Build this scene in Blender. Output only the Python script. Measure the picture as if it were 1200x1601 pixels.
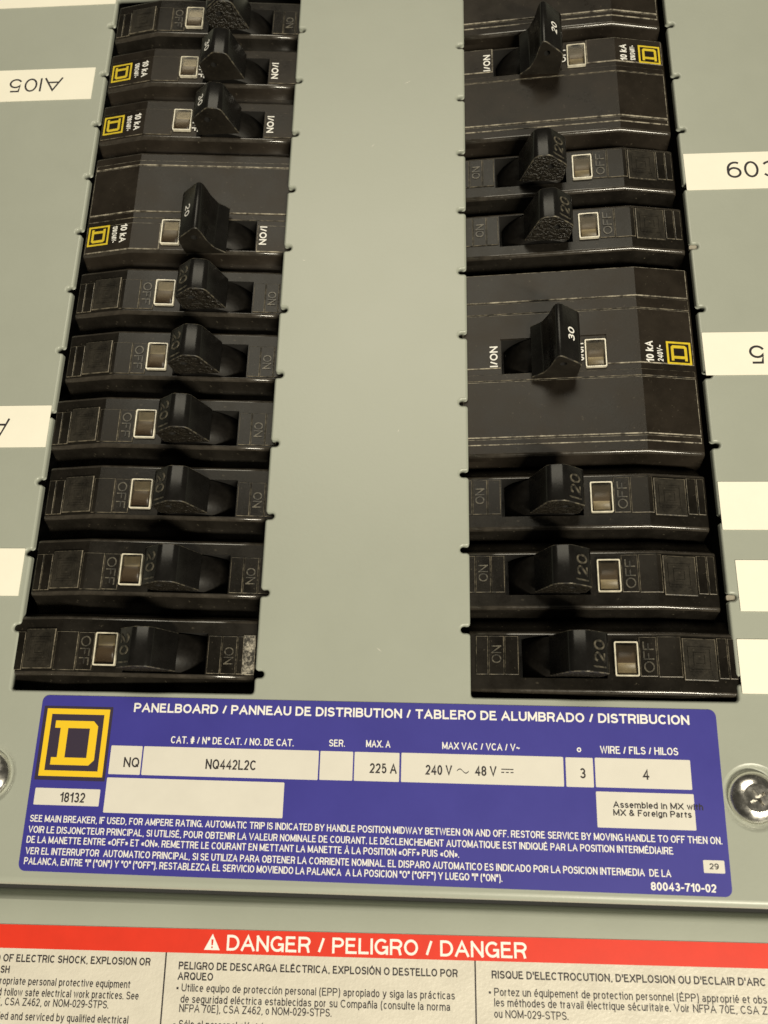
import bpy, bmesh, math, random
from mathutils import Vector, Matrix
from mathutils.geometry import delaunay_2d_cdt

random.seed(7)

def inside(p, loop):
    c = False
    n = len(loop)
    for i in range(n):
        x0, y0 = loop[i]
        x1, y1 = loop[(i + 1) % n]
        if (y0 > p[1]) != (y1 > p[1]) and p[0] < (x1 - x0) * (p[1] - y0) / (y1 - y0) + x0:
            c = not c
    return c

def fill(outer, holes):
    """triangles of an outline with holes cut out"""
    pts, edges = [], []
    for loop in [outer] + list(holes):
        n0 = len(pts)
        pts += [Vector(p) for p in loop]
        edges += [(n0 + i, n0 + (i + 1) % len(loop)) for i in range(len(loop))]
    vo, eo, fo, *_ = delaunay_2d_cdt(pts, edges, [], 0, 1e-7)
    keep = []
    for t in fo:
        c = sum((vo[i] for i in t), Vector((0, 0))) / len(t)
        if inside(c, outer) and not any(inside(c, h) for h in holes):
            keep.append(t)
    return vo, keep
for o in list(bpy.data.objects):
    bpy.data.objects.remove(o)
scene = bpy.context.scene
COL = scene.collection
MM = 0.001            # everything below is measured in millimetres on the panel
H0 = 0.15             # height of the panel's zero line (m)

# --------------------------------------------------------------- camera
# panel axes: u right, v up along the panel, w out of the panel (towards the room)
def W(u, v, w=0.0):
    return Vector((u * MM, -w * MM, v * MM + H0))

cam_d = bpy.data.cameras.new('camera')
cam = bpy.data.objects.new('camera', cam_d)
COL.objects.link(cam)
scene.camera = cam
CAM_POS = (40.06, -18.86, 186.13)
def rodrigues(r):
    t = math.sqrt(sum(a * a for a in r))
    k = [a / t for a in r]
    K = Matrix(((0, -k[2], k[1]), (k[2], 0, -k[0]), (-k[1], k[0], 0)))
    return Matrix.Identity(3) + math.sin(t) * K + (1 - math.cos(t)) * (K @ K)
RC = rodrigues((0.3020, 0.0661, -0.0114))
def pdir(r):
    return Vector((r[0], r[2], r[1]))     # (u, v, -w) -> world
rgt, upv, fwd = pdir(RC[0]), pdir(RC[1]), pdir(RC[2])
cm = Matrix((rgt, upv, -fwd)).transposed().to_4x4()
cm.translation = W(*CAM_POS)
cam.matrix_world = cm
cam_d.sensor_fit = 'VERTICAL'
cam_d.sensor_height = 36.0
cam_d.lens = 36.0 * 1262.35 / 1601.0
cam_d.clip_start = 0.01
cam_d.clip_end = 50.0
cam_d.dof.use_dof = True
cam_d.dof.focus_distance = 0.203
cam_d.dof.aperture_fstop = 26.0

# --------------------------------------------------------------- light
world = bpy.data.worlds.new('World')
scene.world = world
world.use_nodes = True
bg = world.node_tree.nodes['Background']
bg.inputs[0].default_value = (1.0, 0.93, 0.74, 1)
bg.inputs[1].default_value = 0.05

def area(name, loc, target, sx, sy, power, color):
    d = bpy.data.lights.new(name, 'AREA')
    d.shape = 'RECTANGLE'
    d.size, d.size_y = sx, sy
    d.energy = power
    d.color = color
    o = bpy.data.objects.new(name, d)
    COL.objects.link(o)
    o.location = loc
    o.rotation_euler = (Vector(target) - Vector(loc)).to_track_quat('-Z', 'Y').to_euler()
    return o
WARM = (1.0, 0.92, 0.73)
TGT = W(22, 80, 0)
area('ceiling_light', W(520, -800, 850), TGT, 0.60, 0.10, 22.0, WARM)
area('sheen_fill', W(-40, 720, 1050), TGT, 0.7, 0.6, 7.2, WARM)  # added fill light, placed so its reflection brightens the plate centre

vs = scene.view_settings
vs.view_transform = 'Standard'
vs.look = 'None'
vs.exposure = 0.0
vs.gamma = 1.0

# --------------------------------------------------------------- materials
def mat(name, color, rough=0.5, metallic=0.0, spec=0.5, coat=0.0, noise=None, bump=None, trans=0.0):
    """noise = (scale, amount, second colour factor); bump = (scale, strength, distance)"""
    m = bpy.data.materials.new(name)
    m.use_nodes = True
    nt = m.node_tree
    b = nt.nodes['Principled BSDF']
    b.inputs['Base Color'].default_value = (*color, 1)
    b.inputs['Roughness'].default_value = rough
    b.inputs['Metallic'].default_value = metallic
    b.inputs['Specular IOR Level'].default_value = spec
    b.inputs['Coat Weight'].default_value = coat
    b.inputs['Transmission Weight'].default_value = trans
    tc = nt.nodes.new('ShaderNodeTexCoord')
    if noise:
        sc, lo, hi, r_amt = noise
        n = nt.nodes.new('ShaderNodeTexNoise')
        n.inputs['Scale'].default_value = sc
        n.inputs['Detail'].default_value = 6
        n.inputs['Roughness'].default_value = 0.65
        nt.links.new(tc.outputs['Object'], n.inputs['Vector'])
        mr = nt.nodes.new('ShaderNodeMapRange')
        mr.inputs['From Min'].default_value = 0.3
        mr.inputs['From Max'].default_value = 0.7
        mr.inputs['To Min'].default_value = lo
        mr.inputs['To Max'].default_value = hi
        nt.links.new(n.outputs['Fac'], mr.inputs['Value'])
        vm = nt.nodes.new('ShaderNodeVectorMath')
        vm.operation = 'SCALE'
        vm.inputs[0].default_value = color
        nt.links.new(mr.outputs['Result'], vm.inputs['Scale'])
        nt.links.new(vm.outputs['Vector'], b.inputs['Base Color'])
        if r_amt:
            mr2 = nt.nodes.new('ShaderNodeMapRange')
            mr2.inputs['From Min'].default_value = 0.3
            mr2.inputs['From Max'].default_value = 0.7
            mr2.inputs['To Min'].default_value = rough - r_amt
            mr2.inputs['To Max'].default_value = rough + r_amt
            nt.links.new(n.outputs['Fac'], mr2.inputs['Value'])
            nt.links.new(mr2.outputs['Result'], b.inputs['Roughness'])
    if bump:
        sc, st, di = bump
        n2 = nt.nodes.new('ShaderNodeTexNoise')
        n2.inputs['Scale'].default_value = sc
        n2.inputs['Detail'].default_value = 3
        nt.links.new(tc.outputs['Object'], n2.inputs['Vector'])
        bp = nt.nodes.new('ShaderNodeBump')
        bp.inputs['Strength'].default_value = st
        bp.inputs['Distance'].default_value = di
        nt.links.new(n2.outputs['Fac'], bp.inputs['Height'])
        nt.links.new(bp.outputs['Normal'], b.inputs['Normal'])
    return m

def dust(m, base_scale, lo, hi, color):
    nt = m.node_tree
    b = nt.nodes['Principled BSDF']
    src = b.inputs['Base Color'].links[0].from_socket
    tc = nt.nodes.new('ShaderNodeTexCoord')
    n = nt.nodes.new('ShaderNodeTexNoise')
    n.inputs['Scale'].default_value = base_scale
    n.inputs['Detail'].default_value = 4
    n.inputs['Roughness'].default_value = 0.75
    nt.links.new(tc.outputs['Object'], n.inputs['Vector'])
    mr = nt.nodes.new('ShaderNodeMapRange')
    mr.inputs['From Min'].default_value = lo
    mr.inputs['From Max'].default_value = hi
    nt.links.new(n.outputs['Fac'], mr.inputs['Value'])
    mx = nt.nodes.new('ShaderNodeMix')
    mx.data_type = 'RGBA'
    nt.links.new(mr.outputs['Result'], mx.inputs[0])
    nt.links.new(src, mx.inputs[6])
    mx.inputs[7].default_value = (*color, 1)
    nt.links.new(mx.outputs[2], b.inputs['Base Color'])

def worn_mat(name, base, wear, scale, lo, hi):
    """moulded edge whose black skin is rubbed off in places"""
    m = mat(name, base, 0.4)
    nt = m.node_tree
    b = nt.nodes['Principled BSDF']
    tc = nt.nodes.new('ShaderNodeTexCoord')
    n = nt.nodes.new('ShaderNodeTexNoise')
    n.inputs['Scale'].default_value = scale
    n.inputs['Detail'].default_value = 5
    n.inputs['Roughness'].default_value = 0.7
    nt.links.new(tc.outputs['Object'], n.inputs['Vector'])
    cr = nt.nodes.new('ShaderNodeValToRGB')
    cr.color_ramp.elements[0].position = lo
    cr.color_ramp.elements[0].color = (*base, 1)
    cr.color_ramp.elements[1].position = hi
    cr.color_ramp.elements[1].color = (*wear, 1)
    nt.links.new(n.outputs['Fac'], cr.inputs['Fac'])
    nt.links.new(cr.outputs['Color'], b.inputs['Base Color'])
    return m

M = {}
M['paint'] = mat('grey_paint', (0.335, 0.355, 0.305), 0.36, spec=0.5, noise=(26, 0.965, 1.035, 0.05), bump=(1100, 0.09, 0.0002))
M['black'] = mat('black_plastic', (0.0095, 0.0082, 0.0066), 0.27, noise=(90, 0.45, 1.8, 0.09), bump=(2500, 0.05, 0.0002))
M['black_matt'] = mat('black_plastic_matt', (0.015, 0.0128, 0.010), 0.46, noise=(160, 0.6, 1.5, 0.08), bump=(4000, 0.15, 0.0002))
M['brown_black'] = mat('brown_black_plastic', (0.0165, 0.0132, 0.0100), 0.32, noise=(60, 0.5, 1.7, 0.09), bump=(3000, 0.08, 0.0002))
M['handle'] = mat('handle_black', (0.008, 0.0075, 0.007), 0.25, spec=0.24, noise=(200, 0.7, 1.3, 0.06), bump=(2500, 0.04, 0.0002))
M['grain'] = mat('grainy_handle_side', (0.016, 0.0135, 0.010), 0.24, noise=(1500, 0.2, 2.2, 0.06), bump=(1500, 1.0, 0.0010))
M['worn'] = worn_mat('worn_edge', (0.018, 0.016, 0.012), (0.22, 0.19, 0.14), 500, 0.40, 0.66)
M['worn_hard'] = worn_mat('heavily_worn_edge', (0.05, 0.042, 0.032), (0.38, 0.345, 0.275), 600, 0.38, 0.62)
M['emboss'] = worn_mat('embossed_letter', (0.018, 0.016, 0.013), (0.13, 0.115, 0.085), 700, 0.42, 0.66)
M['rim'] = mat('polished_moulded_edge', (0.035, 0.030, 0.024), 0.2, spec=0.7, noise=(400, 0.6, 1.5, 0.06))
M['pad'] = mat('dusty_pad', (0.020, 0.0175, 0.0135), 0.55, noise=(420, 0.5, 1.7, 0.05), bump=(2500, 0.3, 0.0003))
M['scuff'] = worn_mat('scuffed_plastic', (0.03, 0.027, 0.022), (0.50, 0.46, 0.38), 900, 0.46, 0.70)
for q in ('black', 'brown_black', 'black_matt', 'pad'):
    dust(M[q], 900, 0.64, 0.76, (0.11, 0.095, 0.07))
    M[q].node_tree.nodes['Principled BSDF'].inputs['Specular IOR Level'].default_value = 0.16
M['drum'] = mat('rocker_drum', (0.007, 0.006, 0.005), 0.5, spec=0.2, noise=(300, 0.6, 1.6, 0.1), bump=(1500, 0.1, 0.0003))
M['white_ink'] = mat('white_ink', (0.80, 0.79, 0.76), 0.6)
M['yellow_ink'] = mat('yellow_ink', (0.80, 0.53, 0.015), 0.5)
M['yellow_print'] = mat('breaker_yellow', (0.62, 0.47, 0.02), 0.55, noise=(900, 0.8, 1.15, 0))
M['black_ink'] = mat('black_ink', (0.022, 0.018, 0.022), 0.5)
M['blue'] = mat('blue_print', (0.036, 0.032, 0.27), 0.5, noise=(60, 0.95, 1.05, 0.03))
M['purple_black'] = mat('logo_ground', (0.032, 0.022, 0.045), 0.5)
M['cream'] = mat('cream_label', (0.655, 0.63, 0.575), 0.5, noise=(120, 0.97, 1.03, 0))
M['paper'] = mat('white_tape', (0.86, 0.83, 0.72), 0.6, noise=(100, 0.98, 1.02, 0))
M['warn_paper'] = mat('laminated_paper', (0.64, 0.605, 0.53), 0.35, coat=0.5, noise=(150, 0.94, 1.04, 0.08), bump=(1400, 0.22, 0.0004))
M['red'] = mat('red_print', (0.66, 0.034, 0.014), 0.45, noise=(150, 0.95, 1.05, 0))
M['win_edge'] = mat('clear_plastic_edge', (0.62, 0.58, 0.47), 0.18, noise=(600, 0.7, 1.25, 0))
M['glass'] = mat('clear_plastic', (0.93, 0.88, 0.78), 0.14, trans=1.0)
def clear_mat():
    m = bpy.data.materials.new('clear_lens')
    m.use_nodes = True
    nt = m.node_tree
    nt.nodes.remove(nt.nodes['Principled BSDF'])
    tr = nt.nodes.new('ShaderNodeBsdfTransparent')
    tr.inputs[0].default_value = (0.90, 0.87, 0.80, 1)
    gl = nt.nodes.new('ShaderNodeBsdfGlossy')
    gl.inputs['Roughness'].default_value = 0.32
    fr = nt.nodes.new('ShaderNodeFresnel')
    fr.inputs[0].default_value = 1.28
    mx = nt.nodes.new('ShaderNodeMixShader')
    nt.links.new(fr.outputs[0], mx.inputs[0])
    nt.links.new(tr.outputs[0], mx.inputs[1])
    nt.links.new(gl.outputs[0], mx.inputs[2])
    nt.links.new(mx.outputs[0], nt.nodes['Material Output'].inputs[0])
    return m
M['glass'] = clear_mat()
M['bit'] = mat('window_glint_and_tab', (0.34, 0.31, 0.25), 0.35, noise=(160, 0.6, 1.3, 0.1))  # grey of the slot tabs; in the windows a reflection put into colour
M['pocket'] = mat('indicator_pocket', (0.060, 0.043, 0.032), 0.5)
M['steel'] = mat('zinc_steel', (0.86, 0.84, 0.79), 0.25, metallic=1.0, noise=(500, 0.85, 1.1, 0.08), bump=(700, 0.08, 0.0004))
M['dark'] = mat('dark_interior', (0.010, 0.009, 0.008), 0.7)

# --------------------------------------------------------------- mesh helpers
def finish(name, bm, mats, parent=None, smooth=False):
    me = bpy.data.meshes.new(name)
    for v in bm.verts:
        v.co *= MM
    bm.normal_update()
    bm.to_mesh(me)
    bm.free()
    return link_mesh(name, me, mats, parent, smooth)

def link_mesh(name, me, mats, parent=None, smooth=None):
    o = bpy.data.objects.new(name, me)
    COL.objects.link(o)
    if mats is not None:
        for m in (mats if isinstance(mats, (list, tuple)) else [mats]):
            me.materials.append(M[m])
    if smooth is not None:
        me.polygons.foreach_set('use_smooth', [smooth] * len(me.polygons))
    if parent:
        o.parent = parent
    return o

def thing(name, label, cat, u, v, w=0.0, rot=0.0, group=None):
    o = bpy.data.objects.new(name, None)
    COL.objects.link(o)
    o.empty_display_size = 0.01
    o.location = W(u, v, w)
    o.rotation_euler = (Matrix.Rotation(math.pi / 2, 3, 'X') @ Matrix.Rotation(rot, 3, 'Z')).to_euler()
    o['label'] = label
    o['category'] = cat
    if group:
        o['group'] = group
    return o

def flatf(x, y, z):
    return (x, y, z)

def prism(bm, outer, holes, z0, z1, f=flatf, mi=0, mi_cap=None, bottom=True):
    """solid plate with holes: outline in x, y, from z0 to z1, mapped through f"""
    vo, fo = fill(outer, holes)
    top = [bm.verts.new(f(p.x, p.y, z1)) for p in vo]
    cap = mi if mi_cap is None else mi_cap
    for t in fo:
        fc = bm.faces.new([top[i] for i in t])
        fc.material_index = cap
    bot = None
    if bottom:
        bot = [bm.verts.new(f(p.x, p.y, z0)) for p in vo]
        for t in fo:
            fc = bm.faces.new([bot[i] for i in reversed(t)])
            fc.material_index = cap
    for loop in [outer] + list(holes):
        a = [bm.verts.new(f(p[0], p[1], z1)) for p in loop]
        b = [bm.verts.new(f(p[0], p[1], z0)) for p in loop]
        n = len(loop)
        for i in range(n):
            fc = bm.faces.new((a[i], b[i], b[(i + 1) % n], a[(i + 1) % n]))
            fc.material_index = mi
    bmesh.ops.remove_doubles(bm, verts=bm.verts, dist=1e-5)
    bmesh.ops.recalc_face_normals(bm, faces=bm.faces)

def rect(x0, y0, x1, y1):
    return [(x0, y0), (x1, y0), (x1, y1), (x0, y1)]

def rrect(x0, y0, x1, y1, r, n=5):
    out = []
    for cx, cy, a0 in ((x1 - r, y0 + r, -90), (x1 - r, y1 - r, 0), (x0 + r, y1 - r, 90), (x0 + r, y0 + r, 180)):
        for i in range(n + 1):
            a = math.radians(a0 + 90 * i / n)
            out.append((cx + r * math.cos(a), cy + r * math.sin(a)))
    return out

def circle(cx, cy, r, n=24):
    return [(cx + r * math.cos(2 * math.pi * i / n), cy + r * math.sin(2 * math.pi * i / n)) for i in range(n)]

# text: a plain monoline sans drawn from strokes, turned into flat or raised letter meshes
def A_(cx, cy, rx, ry, a0, a1):
    n = max(3, int(abs(a1 - a0) / 18))
    return [(cx + rx * math.cos(math.radians(a0 + (a1 - a0) * i / n)), cy + ry * math.sin(math.radians(a0 + (a1 - a0) * i / n))) for i in range(n + 1)]
def O_(cx, cy, rx, ry):
    return A_(cx, cy, rx, ry, 0, 360)
_S = A_(.5, .75, .45, .25, 15, 225) + A_(.5, .26, .5, .26, 48, -165)
_s = [(x, y * .72) for x, y in _S]
_P = [(0, 0), (0, 1), (.58, 1)] + A_(.6, .73, .4, .27, 90, -90) + [(0, .46)]
FONT = {
 'A': (.62, [[(0, 0), (.5, 1), (1, 0)], [(.2, .33), (.8, .33)]]),
 'B': (.52, [[(0, 0), (0, 1), (.55, 1)] + A_(.58, .76, .36, .24, 90, -90) + [(0, .52)], [(.5, .52)] + A_(.6, .26, .4, .26, 90, -90) + [(0, 0)]]),
 'C': (.58, [A_(.52, .5, .52, .5, 42, 318)]),
 'D': (.56, [[(0, 0), (0, 1), (.4, 1)] + A_(.42, .5, .58, .5, 90, -90) + [(0, 0)]]),
 'E': (.47, [[(1, 0), (0, 0), (0, 1), (.97, 1)], [(0, .53), (.9, .53)]]),
 'F': (.44, [[(0, 0), (0, 1), (1, 1)], [(0, .51), (.86, .51)]]),
 'G': (.60, [A_(.52, .5, .52, .5, 44, 338), [(.58, .46), (1, .46), (1, 0)]]),
 'H': (.54, [[(0, 0), (0, 1)], [(1, 0), (1, 1)], [(0, .53), (1, .53)]]),
 'I': (0, [[(0, 0), (0, 1)]]),
 'J': (.38, [[(1, 1), (1, .32)] + A_(.5, .3, .5, .3, 0, -175)]),
 'K': (.54, [[(0, 0), (0, 1)], [(.96, 1), (0, .36)], [(.34, .56), (1, 0)]]),
 'L': (.42, [[(0, 1), (0, 0), (1, 0)]]),
 'M': (.66, [[(0, 0), (0, 1)], [(0, 1), (.5, .06)], [(.5, .06), (1, 1)], [(1, 1), (1, 0)]]),
 'N': (.54, [[(0, 0), (0, 1)], [(0, 1), (1, 0)], [(1, 0), (1, 1)]]),
 'O': (.62, [O_(.5, .5, .5, .5)]),
 'P': (.50, [_P]),
 'Q': (.62, [O_(.5, .5, .5, .5), [(.6, .26), (.98, -.02)]]),
 'R': (.53, [_P, [(.55, .46), (.8, .34), (.92, 0)]]),
 'S': (.50, [_S]),
 'T': (.52, [[(0, 1), (1, 1)], [(.5, 1), (.5, 0)]]),
 'U': (.54, [[(0, 1), (0, .36)] + A_(.5, .34, .5, .34, 180, 360) + [(1, 1)]]),
 'V': (.60, [[(0, 1), (.5, 0), (1, 1)]]),
 'W': (.86, [[(0, 1), (.25, 0), (.5, 1), (.75, 0), (1, 1)]]),
 'X': (.58, [[(0, 0), (1, 1)], [(0, 1), (1, 0)]]),
 'Y': (.58, [[(0, 1), (.5, .43), (1, 1)], [(.5, .43), (.5, 0)]]),
 'Z': (.50, [[(0, 1), (1, 1), (0, 0), (1, 0)]]),
 '0': (.42, [O_(.5, .5, .5, .5)]),
 '1': (.22, [[(0, .76), (.55, .82), (1, 1)], [(1, 1), (1, 0)]]),
 '2': (.42, [A_(.5, .71, .49, .29, 170, -30) + [(.55, .32), (0, 0), (1, 0)]]),
 '3': (.42, [A_(.48, .75, .44, .25, 155, -90), [(.35, .5), (.52, .5)], A_(.5, .255, .5, .255, 85, -160)]),
 '4': (.46, [[(.75, 0), (.75, 1), (0, .27), (1, .27)]]),
 '5': (.42, [[(.92, 1), (.18, 1), (.08, .5)] + A_(.5, .33, .5, .33, 145, -155)]),
 '6': (.42, [O_(.5, .31, .5, .31), A_(.6, .55, .6, .45, 60, 180) + [(0, .31)]]),
 '7': (.42, [[(0, 1), (1, 1), (.55, .5), (.35, 0)]]),
 '8': (.42, [O_(.5, .75, .45, .25), O_(.5, .26, .5, .26)]),
 '9': (.42, [O_(.5, .69, .5, .31), A_(.4, .45, .6, .45, -120, 0) + [(1, .69)]]),
 'a': (.38, [A_(.45, .53, .42, .19, 160, 0) + [(.88, .12), (1, 0)], O_(.43, .2, .43, .2)]),
 'b': (.38, [[(0, 0), (0, 1)], O_(.5, .36, .5, .36)]),
 'c': (.36, [A_(.52, .36, .52, .36, 45, 315)]),
 'd': (.38, [[(1, 0), (1, 1)], O_(.5, .36, .5, .36)]),
 'e': (.38, [[(0, .37), (1, .37)] + A_(.5, .36, .5, .36, 8, 315)]),
 'f': (.2, [[(.4, 0), (.4, .82)] + A_(.9, .82, .5, .18, 180, 95), [(0, .69), (1, .69)]]),
 'g': (.38, [O_(.5, .36, .5, .36), [(1, .72), (1, -.06)] + A_(.5, -.06, .5, .22, 0, -160)]),
 'h': (.36, [[(0, 0), (0, 1)], [(0, .42)] + A_(.5, .44, .5, .28, 180, 0) + [(1, 0)]]),
 'i': (0, [[(0, 0), (0, .72)], [(0, .88), (0, 1.04)]]),
 'j': (.1, [[(1, .72), (1, -.2), (0, -.28)], [(1, .9), (1, 1)]]),
 'k': (.36, [[(0, 0), (0, 1)], [(.95, .72), (0, .24)], [(.35, .4), (1, 0)]]),
 'l': (0, [[(0, 0), (0, 1)]]),
 'm': (.66, [[(0, 0), (0, .72)], [(0, .46)] + A_(.25, .48, .25, .24, 180, 0) + [(.5, 0)], [(.5, .46)] + A_(.75, .48, .25, .24, 180, 0) + [(1, 0)]]),
 'n': (.36, [[(0, 0), (0, .72)], [(0, .42)] + A_(.5, .44, .5, .28, 180, 0) + [(1, 0)]]),
 'o': (.38, [O_(.5, .36, .5, .36)]),
 'p': (.38, [[(0, -.28), (0, .72)], O_(.5, .36, .5, .36)]),
 'q': (.38, [[(1, -.28), (1, .72)], O_(.5, .36, .5, .36)]),
 'r': (.2, [[(0, 0), (0, .72)], [(0, .4)] + A_(.95, .4, .95, .31, 180, 95)]),
 's': (.34, [_s]),
 't': (.2, [[(.42, .95), (.42, .16)] + A_(.9, .15, .48, .15, 180, 270), [(0, .69), (1, .69)]]),
 'u': (.36, [[(0, .72), (0, .28)] + A_(.5, .28, .5, .28, 180, 360), [(1, .72), (1, 0)]]),
 'v': (.38, [[(0, .72), (.5, 0), (1, .72)]]),
 'w': (.58, [[(0, .72), (.25, 0), (.5, .72), (.75, 0), (1, .72)]]),
 'x': (.38, [[(0, 0), (1, .72)], [(0, .72), (1, 0)]]),
 'y': (.38, [[(0, .72), (.52, 0)], [(1, .72), (.45, -.14), (.1, -.28)]]),
 'z': (.34, [[(0, .72), (1, .72), (0, 0), (1, 0)]]),
 '.': (0, [[(0, -.085), (0, .085)]]), ',': (.06, [[(1, .06), (.9, -.06), (0, -.2)]]),
 '/': (.24, [[(0, -.02), (1, 1.02)]]), '-': (.2, [[(0, .38), (1, .38)]]), '•': (.16, [[(0, .46), (1, .46)], [(0, .38), (1, .38)], [(0, .3), (1, .3)]]),
 '(': (.14, [A_(1, .4, 1, .68, 90, 270)]), ')': (.14, [A_(0, .4, 1, .68, 90, -90)]),
 '"': (.16, [[(0, .72), (0, 1)], [(1, .72), (1, 1)]]), "'": (0, [[(0, .72), (0, 1)]]),
 '«': (.32, [[(.42, .62), (0, .36), (.42, .1)], [(1, .62), (.58, .36), (1, .1)]]),
 '»': (.32, [[(0, .62), (.42, .36), (0, .1)], [(.58, .62), (1, .36), (.58, .1)]]),
 '#': (.44, [[(.2, 0), (.4, 1)], [(.6, 0), (.8, 1)], [(0, .66), (1, .66)], [(0, .34), (1, .34)]]),
 '&': (.56, [[(1, 0), (.2, .72)] + A_(.42, .8, .24, .2, 200, -60) + [(.1, .4)] + A_(.38, .26, .38, .26, 150, 300) + [(.95, .42)]]),
 'º': (.24, [O_(.5, .8, .5, .2)]), '~': (.42, [[(0, .34), (.12, .46), (.3, .5), (.5, .4), (.7, .32), (.88, .36), (1, .48)]]),
}
for base, acc, ch in (('E', 1, 'É'), ('A', -1, 'À'), ('O', 1, 'Ó'), ('e', 1, 'é'), ('e', -1, 'è'), ('a', 1, 'á'), ('o', 1, 'ó'), ('i', 1, 'í'), ('n', 0, 'ñ')):
    w_, st_ = FONT[base]
    y_ = 1.12 if base.isupper() else 0.86
    if base == 'i':
        st_ = st_[:1]
    if acc:
        mk = [[(.5 - .14 * acc, y_), (.5 + .14 * acc, y_ + .14)]] if w_ else [[(-.02, y_), (.05, y_ + .14)]]
    else:
        mk = [[(.15, y_), (.4, y_ + .1), (.6, y_), (.85, y_ + .1)]]
    FONT[ch] = (w_, st_ + mk)

def stroke_quads(pl, t, ends=None):
    """a polyline thickened by t: one mitred quad per segment"""
    h = t / 2
    n = len(pl)
    closed = n > 3 and abs(pl[0][0] - pl[-1][0]) + abs(pl[0][1] - pl[-1][1]) < 1e-6
    P = [Vector(p) for p in pl]
    if ends and not closed:
        for a, b, bit in ((0, 1, ends[0]), (-1, -2, ends[1])):
            d = P[a] - P[b]
            if bit and d.length > 1e-9:
                P[a] = P[a] + d.normalized() * h
    dirs = []
    for i in range(n - 1):
        d = P[i + 1] - P[i]
        dirs.append(d.normalized() if d.length > 1e-9 else (dirs[-1] if dirs else Vector((1, 0))))
    L, R = [], []
    for i in range(n):
        if closed and i in (0, n - 1):
            d0, d1 = dirs[-1], dirs[0]
        else:
            d0, d1 = dirs[max(0, i - 1)], dirs[min(n - 2, i)]
        n0, n1 = Vector((-d0.y, d0.x)), Vector((-d1.y, d1.x))
        m = n0 + n1
        ln = m.length
        m = (m / ln) * min(h / max(0.35, ln / 2), 1.9 * h) if ln > 1e-6 else n0 * h
        L.append(P[i] + m)
        R.append(P[i] - m)
    return [[L[i], L[i + 1], R[i + 1], R[i]] for i in range(n - 1)]

_gl = {}
def glyph(ch, k, t):
    """union of the strokes of one letter, cap height 1, widths scaled by k, stroke t"""
    key = (ch, round(k, 3), round(t, 3))
    if key in _gl:
        return _gl[key]
    w, strokes = FONT[ch]
    wi = w * k
    quads = []
    for st in strokes:
        ends = []
        for a, b in ((0, 1), (-1, -2)):
            dx_, dy_ = abs(st[a][0] - st[b][0]) * max(w, 0.01), abs(st[a][1] - st[b][1])
            vert = dy_ > dx_ * 0.8 and min(abs(st[a][1] - q) for q in (0, 1, 0.72, -0.28)) < 1e-3
            hori = dx_ > dy_ * 2 and min(abs(st[a][0]), abs(st[a][0] - 1)) < 1e-3
            ends.append((vert or hori) and len(st) < 9 or (vert and ch in 'UJhnmurtfgDBPR' and dx_ < 1e-6))
        quads += stroke_quads([(t / 2 + x * wi, t / 2 + y * (1 - t)) for x, y in st], t, ends)
    pts, edges = [], []
    for q in quads:
        n0 = len(pts)
        pts += q
        edges += [(n0 + i, n0 + (i + 1) % 4) for i in range(4)]
    vo, eo, fo, *_ = delaunay_2d_cdt(pts, edges, [], 0, 1e-5)
    keep = []
    for f in fo:
        c = sum((vo[i] for i in f), Vector((0, 0))) / len(f)
        if any(inside(c, q) for q in quads):
            keep.append(tuple(f))
    used = sorted({i for f in keep for i in f})
    mp = {a: b for b, a in enumerate(used)}
    _gl[key] = ([(vo[i].x, vo[i].y) for i in used], [tuple(mp[i] for i in f) for f in keep], wi + t)
    return _gl[key]

GAP, SPACE = 0.095, 0.31
def stroke_of(bold):
    return 0.128 + 3.0 * bold
def natural(s):
    return sum(SPACE if c == ' ' else FONT[c][0] + GAP for c in s) - GAP

def text(name, s, width, cap, f, material, parent, bold=0.012, thick=0.0):
    """f(a, b, h) maps along-line, up, out (mm) to local mm; thick = raised height of letters"""
    t = stroke_of(bold)
    nt = sum(1 for c in s if c != ' ')
    nat = natural(s)
    k = (width / cap - nt * t) / nat if nat > 0.01 else 1.0
    if k < 0.25:
        t = max(0.06, (width / cap - 0.25 * nat) / nt)
        k = 0.25
    co, fs = [], []
    a0 = 0.0
    for c in s:
        if c == ' ':
            a0 += SPACE * k
            continue
        vs_, tr, adv = glyph(c, k, t)
        n0 = len(co)
        top = [f((a0 + x) * cap, y * cap, thick) for x, y in vs_]
        co += top
        fs += [tuple(n0 + i for i in q) for q in tr]
        if thick:
            n1 = len(co)
            co += [f((a0 + x) * cap, y * cap, -0.05) for x, y in vs_]
            cnt = {}
            for q in tr:
                for i in range(len(q)):
                    e = (q[i], q[(i + 1) % len(q)])
                    if (e[1], e[0]) in cnt:
                        del cnt[(e[1], e[0])]
                    else:
                        cnt[e] = 1
            fs += [(n0 + a, n1 + a, n1 + b, n0 + b) for a, b in cnt]
        a0 += adv + GAP * k
    me = bpy.data.meshes.new(name)
    me.from_pydata([(p[0] * MM, p[1] * MM, p[2] * MM) for p in co], [], fs)
    me.update()
    return link_mesh(name, me, material, parent)

# --------------------------------------------------------------- the logo (square with a slab letter D)
D_OUT = [(.16, .165), (.76, .165), (.84, .245), (.84, .745), (.765, .82), (.16, .82), (.16, .71), (.25, .71), (.25, .275), (.16, .275)]
D_IN = [(.37, .275), (.37, .71), (.715, .71), (.715, .275)]
def logo(parent, f, size, material, h):
    """frame and letter, f maps a (along), b (up), height"""
    bm = bmesh.new()
    g = lambda x, y, z: f(x * size, y * size, z)
    prism(bm, rect(0, 0, 1, 1), [rect(.083, .083, .917, .917)], 0, h, g)
    finish('logo_frame', bm, material, parent)
    bm = bmesh.new()
    prism(bm, D_OUT, [D_IN], 0, h, g)
    finish('logo_letter', bm, material, parent)

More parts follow.
